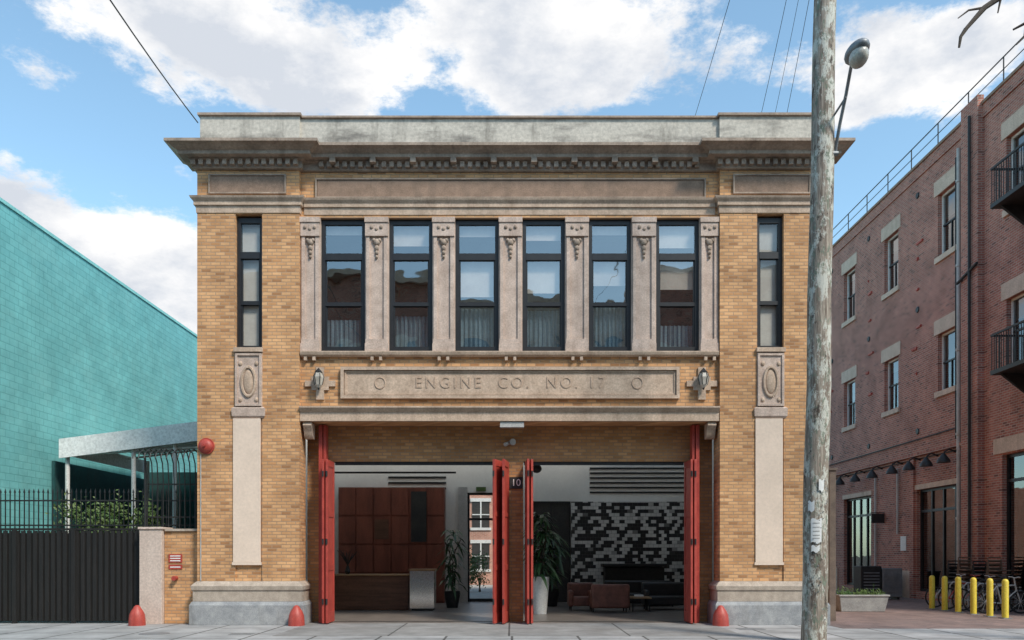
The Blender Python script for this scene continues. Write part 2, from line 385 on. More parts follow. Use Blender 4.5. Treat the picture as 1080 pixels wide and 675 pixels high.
for i,p in enumerate((338,740)):
    w=Part('stone_cross',STONE,B)
    w.box(fx(p-16),fx(p+16),-.05,.0,fz(408),fz(402)); w.box(fx(p-4),fx(p+4),-.055,.0,fz(422),fz(388)); w.box(fx(p-9),fx(p+9),-.053,0,fz(412),fz(398)); w.done()
    g=Part('wall_lantern',LANT,B,smooth=False)
    g.lathe(fx(p),-.20,[(.03,fz(411)),(.09,fz(408)),(.13,fz(400)),(.10,fz(396)),(.03,fz(393))],6); g.done()
    g=Part('wall_lantern_cage',BLACKM,B)
    g.cyl((fx(p),-.0,fz(395)),(fx(p),-.20,fz(393)),.022); g.cyl((fx(p),-.20,fz(395)),(fx(p),-.20,fz(390)),.11,.005,6); g.cyl((fx(p),-.20,fz(413)),(fx(p),-.20,fz(410.5)),.015,.035,6)
    for k in range(6):
        a=k*math.pi/3; g.tube([(fx(p)+.09*math.cos(a),-.2+.09*math.sin(a),fz(408)),(fx(p)+.133*math.cos(a),-.2+.133*math.sin(a),fz(400)),(fx(p)+.10*math.cos(a),-.2+.10*math.sin(a),fz(396))],.012,5)
    g.done()
ps=Part('pavilion_panels',STONEP,B); pst=Part('pavilion_stucco_panels',STUCCO,B); pm=Part('pavilion_medallions',STONE,B,smooth=True)
for a in (250,797):
    ps.box(fx(a-.3),fx(a+28.3),yP-.02,yP+.04,fz(430),fz(373.3))
    frame(ps,a+.3,a+27.7,374.5,429.5,yP-.02,.035,2.2)
    c=fx(a+14)
    pm.ring((c,yP-.03,fz(404)),.17,.36,.04); pm.ell((c,yP-.02,fz(404)),(.13,.04,.31))
    pm.ring((c,yP-.03,fz(404)),.10,.24,.015)
    for sx in(-1,1):
        for sz in(-1,1): pm.ell((c+sx*.20,yP-.025,fz(404)+sz*.45),(.05,.03,.06),8,6)
    ps.mould(fx(a-1),fx(a+29),yP,yP+.04,[(.01,fz(442)),(.05,fz(440)),(.06,fz(432)),(.01,fz(430.3))])
    pst.box(fx(a-2),fx(a+26.5),yP-.035,yP+.045,fz(593),fz(442.5))
    pst.box(fx(a-3),fx(a+27.5),yP-.045,yP+.045,fz(596),fz(593.1))
ps.done(); pst.done(); pm.done()
ba=Part('water_table',GRANL,B); bg=Part('granite_plinth',GRAN,B,bevel=.01)
for a,b in ((210,317),(758,865)):
    ba.mould(fx(a),fx(b),yP,.55,[(.08,fz(634)),(.08,fz(623)),(.11,fz(622)),(.12,fz(618)),(.06,fz(615)),(.0,fz(613))])
    bg.mould(fx(a),fx(b),yP,.57,[(.15,0),(.15,fz(638)),(.10,fz(634.2))])
ba.done(); bg.done()
# ---- windows
wf=Part('window_frames',BLACK,B); wg=Part('window_glass_main',GLASS,B); wg2=Part('window_glass_side',GLASS2,B)
wb=Part('window_blinds',BLIND,B); wc=Part('window_curtains',CURT,B)
BL={338:(244,0,334),410:(256,0,330),480:(246,310,322),551:(250,306,324),621:(244,298,318),692:(258,302,340)}
def win(a,b,y,side):
    z0,z1=fz(369),fz(230); X0,X1=fx(a),fx(b); t=.095
    wf.box(X0,X0+t,y,y+.12,z0,z1); wf.box(X1-t,X1,y,y+.12,z0,z1); wf.box(X0+t,X1-t,y,y+.12,z1-.13,z1); wf.box(X0+t,X1-t,y,y+.12,z0,z0+.10)
    wf.box(X0+t,X1-t,y-.01,y+.12,fz(273),fz(266))
    wf.box(X0+t,X1-t,y+.01,y+.12,fz(321.5),fz(317.5))
    s=.035
    wf.box(X0+t,X0+t+s,y+.03,y+.10,z0+.1,fz(273)); wf.box(X1-t-s,X1-t,y+.03,y+.10,z0+.1,fz(273))
    G=wg2 if side else wg
    for zb,zt,yy in ((fz(266),z1-.13,y+.05),(fz(317.5),fz(273),y+.05),(z0+.1,fz(321.5),y+.08)):
        tl=R.uniform(-.008,.008)  # old sashes never sit perfectly plumb
        G.add([(X0+t,yy-tl,zb),(X1-t,yy,zb),(X1-t,yy+tl,zt),(X0+t,yy,zt)],[(0,1,2,3)])
    if side:
        wb.box(X0+t,X1-t,y+.14,y+.15,z0,z1)
    else:
        q1,q2,q3=BL[a]
        wb.box(X0+t,X1-t,y+.15,y+.16,fz(q1),z1)
        if q2: wb.box(X0+t,X1-t,y+.17,y+.175,fz(q2),fz(272))
        n=26; vs=[];fs=[]
        zt=fz(q3)
        for i in range(n+1):
            xx=X0+t+(X1-X0-2*t)*i/n; yy=y+.22+.03*math.sin(i*1.9+a)
            vs+=[(xx,yy,z0),(xx,yy,zt)]
        for i in range(n): fs.append((2*i,2*i+2,2*i+3,2*i+1))
        wc.add(vs,fs)
for a,b in ((338,385),(410,456),(480,526),(551,596),(621,666),(692,738)): win(a,b,.10,False)
for a,b in ((250,278),(797,825)): win(a,b,.0,True)
wf.done(); wg.done(); wg2.done(); wb.done(); wc.done()
# ---- red folding doors
rp=Part('door_posts',REDP,B,bevel=.004)
rp.box(-4.93,-4.84,.30,.62,0,5.06); rp.box(-4.82,-4.75,.34,.60,0,5.06)
rp.box(4.60,4.67,.34,.60,0,5.06); rp.box(4.69,4.78,.30,.62,0,5.06)
rp.done()
hd_=Part('door_head_track',BLACKM,B); hd_.box(-4.6,-.14,.70,.80,4.08,4.158); hd_.box(.31,4.46,.70,.80,4.08,4.158); hd_.box(-4.6,4.46,.62,.70,.012,.02); hd_.done()
def leaf(x,y,ang,w,name='door_leaf'):
    P=Part(name,REDP,B,bevel=.004); ca,sa=math.cos(math.radians(ang)),math.sin(math.radians(ang))
    def bb(u0,u1,t,z0,z1):
        vs=[]
        for z in(z0,z1):
            for u,v in((u0,-t),(u1,-t),(u1,t),(u0,t)): vs.append((x+u*ca-v*sa,y+u*sa+v*ca,z))
        P.add(vs,[(0,3,2,1),(4,5,6,7),(0,1,5,4),(1,2,6,5),(2,3,7,6),(3,0,4,7)])
    H=4.13
    bb(0,.11,.028,.03,H); bb(w-.11,w,.028,.03,H)
    for z0,z1 in((.03,.3),(1.35,1.5),(2.7,2.82),(H-.16,H)): bb(.11,w-.11,.027,z0,z1)
    bb(.11,w-.11,.010,.3,1.35); bb(.11,w-.11,.009,1.5,2.7); bb(.11,w-.11,.009,2.82,H-.16); P.done()
    hg=Part('door_hinges',BLACKM,B)
    for z in(.5,2.0,3.7): hg.cyl((x+w*ca,y+w*sa,z),(x+w*ca,y+w*sa,z+.14),.025,n=8)
    hg.done()
leaf(-4.62,.62,-91,.72); leaf(-4.70,.62,-92,.72)
leaf(4.48,.62,-89,.72); leaf(4.56,.62,-88,.72)
leaf(-.16,.58,-112,.80); leaf(-.10,.56,-99,.75)
leaf(.36,.58,-87,.80); leaf(.44,.58,-85,.70)
pq=Part('number_plaque',BLACKM,B); pq.box(-.06,.27,.57,.598,3.45,3.75); pq.done()
text('10',.105,3.6,.25,.566,'house_number',PAPER,B,ex=.002)
fl=Part('entrance_light',LGREY,B,smooth=True); fl.box(-.30,.30,-.06,.12,fz(451),fz(445.3)); fl.cyl((.02,.5,fz(463)),(.02,.66,fz(463)),.08); fl.cyl((-.18,.52,fz(466)),(-.05,.66,fz(463)),.05); fl.done()
ab=Part('alarm_bell',REDP,B,smooth=True)
c=(fx(220),yP,fz(471.5))
ab.cyl((c[0],yP,c[2]),(c[0],yP-.05,c[2]),.20,.20,24); ab.ell((c[0],yP-.05,c[2]),(.17,.10,.17),20,10); ab.cyl((c[0],yP-.1,c[2]),(c[0],yP-.19,c[2]),.03); ab.done()
cd=Part('conduit',LGREY,B); cd.cyl((fx(214),yP-.02,fz(480)),(fx(214),yP-.02,1.1),.012); cd.done()

# ============================================================ interior things
ca=root('storage_cabinet')
w=Part('carcass',RUST,ca); w.box(-6.2,-2.42,8.45,8.98,.02,4.15); w.done()
w=Part('door_fronts',RUST,ca,bevel=.006)
for i in range(6):
    for j in range(4): w.box(-6.18+i*.63,-5.59+i*.63,8.41,8.445,.1+j*1.02,1.05+j*1.02)
w.done()
w=Part('open_shelf',DARKR,ca); w.box(-3.6,-3.05,8.39,8.405,2.2,4.0); w.done()
w=Part('picture_frame',BROWNW,ca); w.box(-4.9,-4.4,8.38,8.40,2.3,3.0); w.done()
dk=root('reception_desk')
w=Part('desk_front',BROWNW,dk,bevel=.01); w.box(-5.6,-3.25,4.9,4.96,.02,1.08); w.box(-5.6,-5.54,4.96,5.6,.02,1.08); w.box(-3.31,-3.25,4.96,5.6,.02,1.08); w.done()
w=Part('desk_top',OAK,dk,bevel=.01); w.box(-5.66,-3.2,4.84,5.7,1.085,1.13); w.done()
w=Part('desk_plinth',BLACKM,dk); w.box(-5.5,-3.35,4.965,5.5,.012,.1); w.done()
mc=root('mirrored_counter')
w=Part('steel_body',MIRROR,mc,bevel=.01); w.box(-3.15,-2.4,4.5,5.2,.08,1.25); w.done()
w=Part('counter_top',OAK,mc); w.box(-3.18,-2.37,4.47,5.23,1.252,1.30); w.done()
w=Part('counter_base',BLACKM,mc); w.box(-3.1,-2.45,4.55,5.15,.014,.078); w.done()
vt=root('air_vent')
w=Part('left_slots',BLACKM,vt)
for z in (4.12,4.32,4.52): w.box(-4.5,-2.4,8.96,8.995,z,z+.07)
w.done()
w=Part('right_slots',BLACKM,vt)
for i in range(6): w.box(2.83,6.4,8.96,8.995,3.98+i*.175,4.04+i*.175)
w.done()
w=Part('mosaic_wall',MOSAIC); w.box(2.14,7.0,8.80,8.95,.0,3.66); w.done()
w=Part('fireplace',BLACKM,None,bevel=.02); w.box(3.3,5.4,8.2,8.79,.03,1.3); w.box(3.2,5.5,8.1,8.79,1.31,1.42); w.box(3.7,5.0,8.05,8.19,.03,.25); w.done()
ddr=root('dark_doorway')
w=Part('dark_recess',DARKR,ddr); w.box(.80,2.05,8.93,8.985,.02,3.6); w.done()
w=Part('frame',BLACK,ddr); w.box(.72,.80,8.90,8.99,.02,3.68); w.box(2.05,2.12,8.90,8.99,.02,3.68); w.box(.80,2.05,8.90,8.99,3.6,3.68); w.box(1.38,1.44,8.9,8.925,.02,3.6); w.done()
gd=root('rear_glass_door')
w=Part('frame',BLACK,gd); w.box(-1.62,-1.55,9.05,9.2,.02,4.0); w.box(-.65,-.58,9.05,9.2,.02,4.0); w.box(-1.55,-.65,9.05,9.2,3.0,3.08); w.box(-1.55,-.65,9.05,9.2,3.92,4.0); w.box(-1.55,-.65,9.1,9.16,.02,.14); w.done()
w=Part('portal_lining',LGREY,gd); w.box(-1.95,-1.63,8.9,8.99,.02,4.2); w.box(-.57,-.35,8.9,8.99,.02,4.2); w.done()
w=Part('exit_sign_box',LEAF,gd); w.box(-1.3,-.95,8.9,8.98,4.05,4.2); w.done()
def armchair(x,y,mat,w_=.62,ry=0,name='armchair'):
    e=root(name); q=Part('seat',mat,e,bevel=.05,smooth=True); q.box(x-w_/2+.13,x+w_/2-.13,y-.38,y+.25,.16,.45); q.done()
    q=Part('backrest',mat,e,bevel=.06,smooth=True)
    if ry==0: q.box(x-w_/2,x+w_/2,y+.22,y+.45,.14,.86)
    else: q.box(x-w_/2,x+w_/2,y-.50,y-.34,.14,.86)
    q.done()
    q=Part('arms',mat,e,bevel=.05,smooth=True); q.box(x-w_/2,x-w_/2+.15,y-.36,y+.26,.14,.64); q.box(x+w_/2-.15,x+w_/2,y-.36,y+.26,.14,.64); q.done()
    q=Part('legs',BLACKM,e)
    for a in(-1,1):
        for b in(-1,1): q.cyl((x+a*(w_/2-.08),y+b*.28,.012),(x+a*(w_/2-.08),y+b*.28,.15),.02)
    q.done()
armchair(2.15,4.9,LEATH,.8); armchair(2.95,4.3,LEATH,1.15,1)
armchair(4.9,5.2,BLKL,1.5,0,'sofa'); armchair(4.3,6.9,BLKL,2.3,0,'sofa')
ct=root('coffee_table')
q=Part('top',OAK,ct,bevel=.01); q.box(3.62,4.25,4.2,5.0,.40,.45); q.done()
q=Part('legs',BLACKM,ct)
for a in(3.68,4.19):
    for b in(4.26,4.94): q.cyl((a,b,.012),(a,b,.4),.02)
q.done()
sb=Part('magazine_stack',PAPER,ct); sb.box(3.8,4.05,4.5,4.8,.451,.50); sb.done()
def potplant(x,y,h,r,potm,ph,pr,n=26,seed=1,name='potted_plant'):
    rr=random.Random(seed); e=root(name)
    q=Part('pot',potm,e,smooth=True); q.lathe(x,y,[(pr*.7,.013),(pr*.95,ph*.7),(pr,ph),(pr*.9,ph),(pr*.88,ph-.06)],20); q.done()
    q=Part('stems',BARK,e)
    for i in range(3): q.tube([(x,y,ph-.06),(x+rr.uniform(-.15,.15),y+rr.uniform(-.15,.15),ph+(h-ph)*.45),(x+rr.uniform(-.3,.3),y+rr.uniform(-.3,.3),ph+(h-ph)*.8)],.018,6)
    q.done()
    q=Part('leaves',LEAFD,e)
    for i in range(n*4):
        a=rr.uniform(0,6.28); z=ph+(h-ph)*rr.uniform(.1,1); l=r*rr.uniform(.35,1.0); wv=l*.10
        o=Vector((x+rr.uniform(-.12,.12),y+rr.uniform(-.12,.12),z-.12)); d=Vector((math.cos(a),math.sin(a),0)); s=Vector((-d.y,d.x,0))
        up=rr.uniform(-.1,.9); vs=[]
        for k,t in enumerate((0,.3,.65,1)):
            c=o+d*l*t+Vector((0,0,l*(up*t-1.0*t*t*.9))); ww=wv*(.25,1,.8,.05)[k]
            vs+=[c-s*ww,c+s*ww]
        q.add(vs,[(0,1,3,2),(2,3,5,4),(4,5,7,6)])
    q.done()
potplant(-1.95,6.0,2.7,.6,BLACKM,.55,.26,26,3)
potplant(.82,3.3,3.1,.75,WHITEP,1.1,.27,36,5); potplant(1.3,6.8,2.6,.8,BLACKM,.6,.3,30,8)
pn=root('pendant_lamp')
q=Part('shade',BLACKM,pn,smooth=True); q.ell((.72,3.2,4.25),(.15,.15,.13)); q.cyl((.72,3.2,4.3),(.72,3.2,5.45),.01,n=6); q.done()
tl=Part('track_rail',BLACKM); tl.box(-6.5,-1.9,7.0,7.06,4.5,4.56); tl.done()
vb=Part('desk_vase',BLACKM,None,smooth=True); vb.lathe(-5.2,5.2,[(.05,1.131),(.09,1.2),(.05,1.35),(.04,1.4)],12)
for i in range(40):
    a=R.uniform(0,6.28);l=R.uniform(.15,.35); vb.tube([(-5.2,5.2,1.38),(-5.2+.5*l*math.cos(a),5.2+.5*l*math.sin(a),1.38+l),(-5.2+l*math.cos(a),5.2+l*math.sin(a),1.4+l*1.5)],.008,4)
vb.done()

cy=root('courtyard_building')
q=Part('walls',FARRED,cy); q.box(-12,10,26,26.4,0,5.6); q.done()
q=Part('windows',DARKR,cy)
for i in range(8):
    for z in(.9,3.3): q.box(-10.3+i*2.0,-9.3+i*2.0,25.97,25.999,z,z+1.5)
q.done()
q=Part('trim',WHITEP,cy)
for i in range(8):
    for z in(.9,3.3):
        x=-10.3+i*2.0
        q.box(x-.1,x+1.1,25.93,25.998,z-.15,z-.001); q.box(x-.1,x+1.1,25.93,25.998,z+1.501,z+1.7); q.box(x+.46,x+.54,25.93,25.969,z,z+1.5); q.box(x,x+.459,25.93,25.969,z+.72,z+.78); q.box(x+.541,x+1.0,25.93,25.969,z+.72,z+.78)
q.done()

# ============================================================ ground
g=Part('ground',GROUND); g.box(-400,400,-400,600,-.35,-.16); g.done()
sw=Part('sidewalk',SIDEW); sw.box(-60,60,-4.45,0.3,-.12,0); sw.box(-60,60,-24,-17.2,-.12,0); sw.done()
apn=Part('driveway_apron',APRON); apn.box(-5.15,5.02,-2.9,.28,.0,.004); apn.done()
k=Part('kerb',KERB,None,bevel=.015); k.box(-60,60,-4.6,-4.453,-.15,.002); k.box(-60,60,-17.197,-17.05,-.15,.002); k.done()
rd=Part('road',ASPH); rd.box(-60,60,-17.05,-4.6,-.159,-.135); rd.done()
mk=Part('road_marking',YEL)
mk.box(-60,60,-10.95,-10.85,-.135,-.131); mk.box(-60,60,-10.75,-10.65,-.135,-.131); mk.done()
al=Part('alley_pavement',PAVER); al.box(8.0,16.2,.3,60,-.12,-.002); al.box(7.82,60,-1.2,.3,.0,.004); al.done()
yd=Part('yard_pavement',KERB); yd.box(-40,-7.86,.3,30,-.12,-.004); yd.box(-7.4,7.9,9.3,30,-.12,-.004); yd.done()
mh=Part('utility_cover',GREYM); mh.box(5.3,5.9,-1.5,-1.1,.001,.006); mh.box(-6.2,-5.7,-2.6,-2.3,.001,.006); mh.done()
hy=Part('manhole_cover',GREYM,None,smooth=True); hy.cyl((-7.9,-2.4,.0),(-7.9,-2.4,.006),.32,.32,28); hy.done()

# ============================================================ left lot
t=root('teal_building')
q=Part('walls',TEAL,t); q.box(-30,-14,-1.0,40,-.1,11.4); q.done()
q=Part('parapet_cap',mat_noise('teal_cap',(.30,.66,.64),(.25,.60,.58),2,.7,.1),t); q.box(-30,-13.96,-1.04,40,11.4,11.5); q.done()
q=Part('canopy_shade_sheet',TEALD); q.box(-13.99,-7.9,10.5,10.8,-.05,4.9); q.done()
q=Part('canopy_shade_sheet',TEALD); q.box(-13.985,-13.9,4.2,10.5,-.05,4.6); q.done()  # dark sheet over the teal wall, painting in the canopy's shade
cnp=root('canopy')
q=Part('roof_sheet',CANV,cnp)
z_l,z_r=5.22,5.75
def zc(x): return z_l+(z_r-z_l)*(x+13.6)/4.2
xs=[-13.6,-12.5,-11.4,-10.3,-9.2,-8.0]
for i in range(5):
    a,b=xs[i],xs[i+1]
    q.add([(a,4.0,zc(a)),(b,4.0,zc(b)),(b,9.5,zc(b)+.25),(a,9.5,zc(a)+.25),(a,4.0,zc(a)-.05),(b,4.0,zc(b)-.05),(b,9.5,zc(b)+.2),(a,9.5,zc(a)+.2)],
      [(0,1,2,3),(7,6,5,4),(0,4,5,1),(1,5,6,2),(2,6,7,3),(3,7,4,0)])
q.extr(-13.6,-8.0,[(3.90,z_l-.58),(3.94,z_l-.58),(3.94,z_l),(3.90,z_l)])
v=q.v[-8:]; q.v=q.v[:-8]+[(p[0],p[1],p[2]+zc(p[0])-z_l) for p in v]
q.box(-13.6,-13.56,3.95,9.5,z_l-.45,z_l)
q.done()
q=Part('posts',WHITEP,cnp)
for x,y in((-13.45,4.1),(-11.45,4.1),(-10.2,4.1),(-13.4,9.3),(-9,9.3)): q.cyl((x,y,-.02),(x,y,zc(x)-.06),.065,n=12)
q.tube([(-13.4,4.15,4.75),(-8.2,4.15,5.1)],.03,8)
for y in (5.2,6.6,8.0): q.tube([(-13.5,y,zc(-13.5)-.12),(-8.1,y,zc(-8.1)-.12)],.035,8)
q.done()
gf=root('board_fence')
q=Part('boards',BLACKW,gf)
x=-16.0; i=0
while x<-9.45:
    q.box(x,x+.10,.28,.32,.06,2.36+R.uniform(-.008,.008)); x+=.152; i+=1
q.box(-16,-9.42,.325,.345,.05,2.30)
q.done()
q=Part('rails',BLACKW,gf); q.box(-16,-9.42,.36,.42,.4,.5); q.box(-16,-9.42,.36,.42,1.9,2.0); q.box(-16,-9.42,.27,.42,2.37,2.42); q.done()
q=Part('posts',BLACKW,gf)
for x in(-14.2,-12.7,-11.2,-9.5): q.box(x,x+.1,.22,.275,.0,2.42)
q.done()
pf=Part('iron_picket_fence',BLACKM)
x=-16
while x<-8.2:
    pf.box(x,x+.022,1.0,1.022,0,3.38+0.0); pf.add([(x-.01,.99,3.38),(x+.032,.99,3.38),(x+.032,1.03,3.38),(x-.01,1.03,3.38),(x+.011,1.011,3.50)],[(0,1,4),(1,2,4),(2,3,4),(3,0,4)]); x+=.125
pf.box(-16,-8.1,.985,1.0,3.15,3.19); pf.box(-16,-8.1,.985,1.0,2.5,2.54); pf.done()
sf=Part('spiked_iron_guard',BLACKM,None,smooth=False)
x=-9.45
while x<-7.95:
    sf.tube([(x,.62,2.42),(x,.62,3.7),(x,.58,4.1),(x,.42,4.35),(x,.15,4.42),(x,-.1,4.28),(x,-.16,4.15)],.016,6); x+=.14
sf.box(-9.5,-7.9,.64,.67,3.55,3.59); sf.box(-9.5,-7.9,.64,.67,2.7,2.74); sf.tube([(-9.5,.62,2.4),(-9.5,.62,4.3)],.03,6); sf.done()
gp=root('gate_pillar')
q=Part('shaft',PINKC,gp,bevel=.01); q.box(-9.36,-8.80,.0,.6,0,2.38); q.done()
q=Part('cap',PINKC,gp,bevel=.01); q.box(-9.39,-8.77,-.03,.63,2.382,2.44); q.done()
lw=root('low_brick_wall')
q=Part('bricks',BUFF,lw); q.box(-8.79,-7.87,.15,.5,0,2.34); q.done()
q=Part('cap',GRANL,lw); q.box(-8.765,-7.87,.10,.55,2.342,2.40); q.done()
sg=root('no_parking_sign')
q=Part('panel',REDP,sg); q.box(-8.68,-8.34,.13,.148,1.55,1.76); q.box(-8.68,-8.34,.13,.148,1.38,1.49); q.done()
q=Part('lettering',PAPER,sg)
for z in (1.70,1.64,1.58,1.42): q.box(-8.64,-8.38,.126,.129,z,z+.025)
q.done()
q=Part('hose_connection',REDP,sg,smooth=True); q.cyl((-8.5,.148,1.15),(-8.5,.0,1.15),.06); q.done()
def redguard(x,y):
    q=Part('door_guard_bollard',REDP,None,smooth=True)
    q.lathe(x,y,[(.20,.0),(.195,.12),(.18,.26),(.14,.36),(.09,.43),(.07,.47),(.03,.50)],20); q.done()
redguard(-9.25,-.35); redguard(-5.30,-.42); redguard(5.13,-.42)

def foliage(name,cx,cy,cz,rx,ry,rz,n,ls,mat,seed,trunks=3):
    rr=random.Random(seed); e=root(name)
    q=Part('stems',BARK,e)
    for i in range(trunks):
        x=cx+rr.uniform(-.5,.5)*rx; q.tube([(x,cy,-.02),(x+rr.uniform(-.1,.1),cy+rr.uniform(-.1,.1),cz*.6),(x+rr.uniform(-.3,.3),cy,cz)],.03,6,.012)
    q.done()
    q=Part('leaves',mat,e)
    cl=[(rr.uniform(-.85,.85)*rx,rr.uniform(-.8,.8)*ry,rr.uniform(-.9,.8)*rz) for _ in range(16)]
    for i in range(n):
        c=rr.choice(cl); p=Vector((cx+c[0]+rr.gauss(0,.2)*rx,cy+c[1]+rr.gauss(0,.3)*ry,cz+c[2]+rr.gauss(0,.22)*rz))
        a=Vector((rr.gauss(0,1),rr.gauss(0,1),rr.gauss(0,1))).normalized(); b=a.orthogonal().normalized()*ls*.4; a=a*ls*rr.uniform(.6,1.2)
        q.add([p-a,p+b,p+a,p-b],[(0,1,2,3)])
    q.done()
foliage('shrub',-12.3,2.6,2.3,1.0,.5,.9,2600,.07,LEAF,4); foliage('shrub',-10.6,2.4,2.3,.8,.5,1.0,2200,.07,LEAF,9)
foliage('shrub',-15.0,2.0,2.4,.8,.5,.8,1500,.07,LEAF,12)
foliage('shrub',-1.75,17.5,1.0,.55,.5,.8,900,.08,LEAF,15)

# ============================================================ right alley building
A=root('brick_warehouse')
xr=16.0
q=Part('alley_wall',RED,A)
W=.62
ys=[5.15,9.3,13.6,17.75,21.9,26.0]
rows=[(7.84,10.0),(12.88,15.23)]
gop=[(2.2,6.0,.0,5.0),(8.15,11.5,.3,4.3),(15.5,18.4,.3,4.4)]
def wallseg(y0,y1,z0,z1): q.box(xr,xr+.5,y0,y1,z0,z1)
yy=1.0
for a,b,c,d in gop:
    wallseg(yy,a,0,5.6); wallseg(a,b,d,5.6)
    if c>0: wallseg(a,b,0,c)
    yy=b
wallseg(yy,45,0,5.6)
wallseg(1,45,5.6,7.84); wallseg(1,45,10.0,12.88); wallseg(1,45,15.23,17.0)
for z0,z1 in rows:
    yy=1.0
    for y in ys: wallseg(yy,y-W,z0,z1); yy=y+W
    wallseg(yy,45,z0,z1)
q.box(xr+.5,40,1,1.5,0,17.0); q.box(xr+.5,40,44.5,45,0,17.0)
q.done()
q=Part('brick_pilasters',RED,A)
q.box(xr-.22,xr,7.0,8.0,0,17.35); q.box(xr-.08,xr,11.6,11.9,0,5.6)
q.box(xr-.05,xr,1,45,16.55,17.0)
q.box(xr-.12,xr,8.0,45,5.62,5.72)
q.done()
q=Part('parapet_coping',BROWNP,A); q.box(xr-.10,xr+.6,1,45,17.0,17.10); q.done()
q=Part('lintels_and_sills',LINTEL,A)
for y in ys:
    for z0,z1 in rows:
        q.box(xr-.04,xr+.3,y-W-.22,y+W+.22,z1+.002,z1+.55); q.box(xr-.08,xr+.3,y-W-.12,y+W+.12,z0-.2,z0-.002)
q.box(xr-.05,xr+.3,1.9,6.4,5.05,5.55)
for a,b,c,d in gop[1:]:
    q.box(xr-.03,xr+.3,a-.1,b+.1,d+.002,d+.2)
for y in (7.2,12.2,14.6,19.4): q.box(xr-.26 if y==7.2 else xr-.06,xr+.1,y-.3,y+.5,0,1.1)
q.done()
q=Part('window_frames',WHITEP,A); qd=Part('dark_frames',BLACK,A); qg=Part('glass',GLASSD,A); qb=Part('interior_dark',DARKR,A); qbl=Part('window_shades',BLIND,A)
for i,y in enumerate(ys):
    for j,(z0,z1) in enumerate(rows):
        t=.07
        q.box(xr+.15,xr+.25,y-W,y-W+t,z0,z1); q.box(xr+.15,xr+.25,y+W-t,y+W,z0,z1); q.box(xr+.15,xr+.25,y-W+t,y+W-t,z0,z0+t); q.box(xr+.15,xr+.25,y-W+t,y+W-t,z1-t,z1)
        qd.box(xr+.16,xr+.24,y-W+t,y+W-t,(z0+z1)/2-.03,(z0+z1)/2+.03)
        qd.box(xr+.165,xr+.235,y-.02,y+.02,z0+t,(z0+z1)/2-.03)
        qg.add([(xr+.2,y-W+t,z0+t),(xr+.2,y+W-t,z0+t),(xr+.2,y+W-t,z1-t),(xr+.2,y-W+t,z1-t)],[(0,1,2,3)])
        qbl.box(xr+.3,xr+.31,y-W,y+W,z1-(.7,1.1,.5,.9,.6,.4)[(i+j*2)%6],z1)
for a,b,c,d in gop:
    n=4
    for i in range(n+1):
        y=a+(b-a-.08)*i/n; qd.box(xr+.15,xr+.25,y,y+.08,c,d)
    for z in (c,d-.9,d-.1): qd.box(xr+.155,xr+.245,a,b,z,z+.1)
    qg.add([(xr+.2,a,c),(xr+.2,b,c),(xr+.2,b,d),(xr+.2,a,d)],[(0,1,2,3)])
qb.box(xr+1.5,xr+1.6,1.5,44.5,0,16.9)
for z in(5.62,11.5,16.8): qb.box(xr+.5,xr+1.5,1.5,44.5,z,z+.1)
q.done();qd.done();qg.done();qb.done();qbl.done()
q=Part('drainpipe',LGREY,A,smooth=True); q.cyl((xr-.10,8.35,.1),(xr-.10,8.35,16.2),.07); q.cyl((xr-.08,12.9,2.6),(xr-.08,12.9,5.3),.04); q.cyl((xr-.08,14.9,0),(xr-.08,14.9,5.3),.04)
for z in(3,6,9,12,15): q.cyl((xr-.10,8.35,z),(xr-.10,8.35,z+.08),.10)
q.done()
q=Part('dark_pipes',BLACKM,A,smooth=True); q.cyl((xr-.30,7.35,.1),(xr-.30,7.35,16.8),.05); q.cyl((xr-.06,8.6,5.9),(xr-.06,8.6,16),.03); q.tube([(xr-.3,6.9,11.6),(xr-.3,8.1,11.3)],.05,8)
q.tube([(xr-.06,8.6,6.3),(xr-.06,14,6.25),(xr-.06,26,6.2)],.025,6); q.done()
q=Part('roof_railing',BLACKM,A)
for y in range(2,45,2): q.cyl((xr+.05,y,17.1),(xr+.05,y,18.0),.022,n=6)
q.tube([(xr+.05,1.2,18.0),(xr+.05,45,18.0)],.025,6); q.tube([(xr+.05,1.2,17.6),(xr+.05,45,17.6)],.018,6); q.done()
q=Part('wall_anchors',BLACKM,A,smooth=True)
for z in (6.6,11.4,15.9):
    for y in(3.2,7.2,11.4,15.7,19.8,24): q.cyl((xr-.04,y,z),(xr,y,z),.11,.13,8)
q.done()
q=Part('anchor_plates_red',REDP,A)
for z in (12.2,10.7,8.9,14,9.9,13.4):
    for y in(11.45,15.7,19.9): q.cyl((xr-.03,y+R.uniform(-.5,.5),z),(xr,y,z),.05,.06,6)
q.done()
q=Part('gooseneck_lamps',BLACKM,A,smooth=True)
for y in (8.7,9.9,11.2,12.6,14.4,16.1,17.8,19.6):
    q.tube([(xr,y,5.45),(xr-.25,y,5.55),(xr-.42,y,5.45),(xr-.45,y,5.35)],.03,6); q.lathe(xr-.45,y,[(.23,5.06),(.21,5.16),(.10,5.32),(.05,5.38)],14)
q.tube([(xr-.03,8.3,5.5),(xr-.03,20,5.5)],.02,6)
q.done()
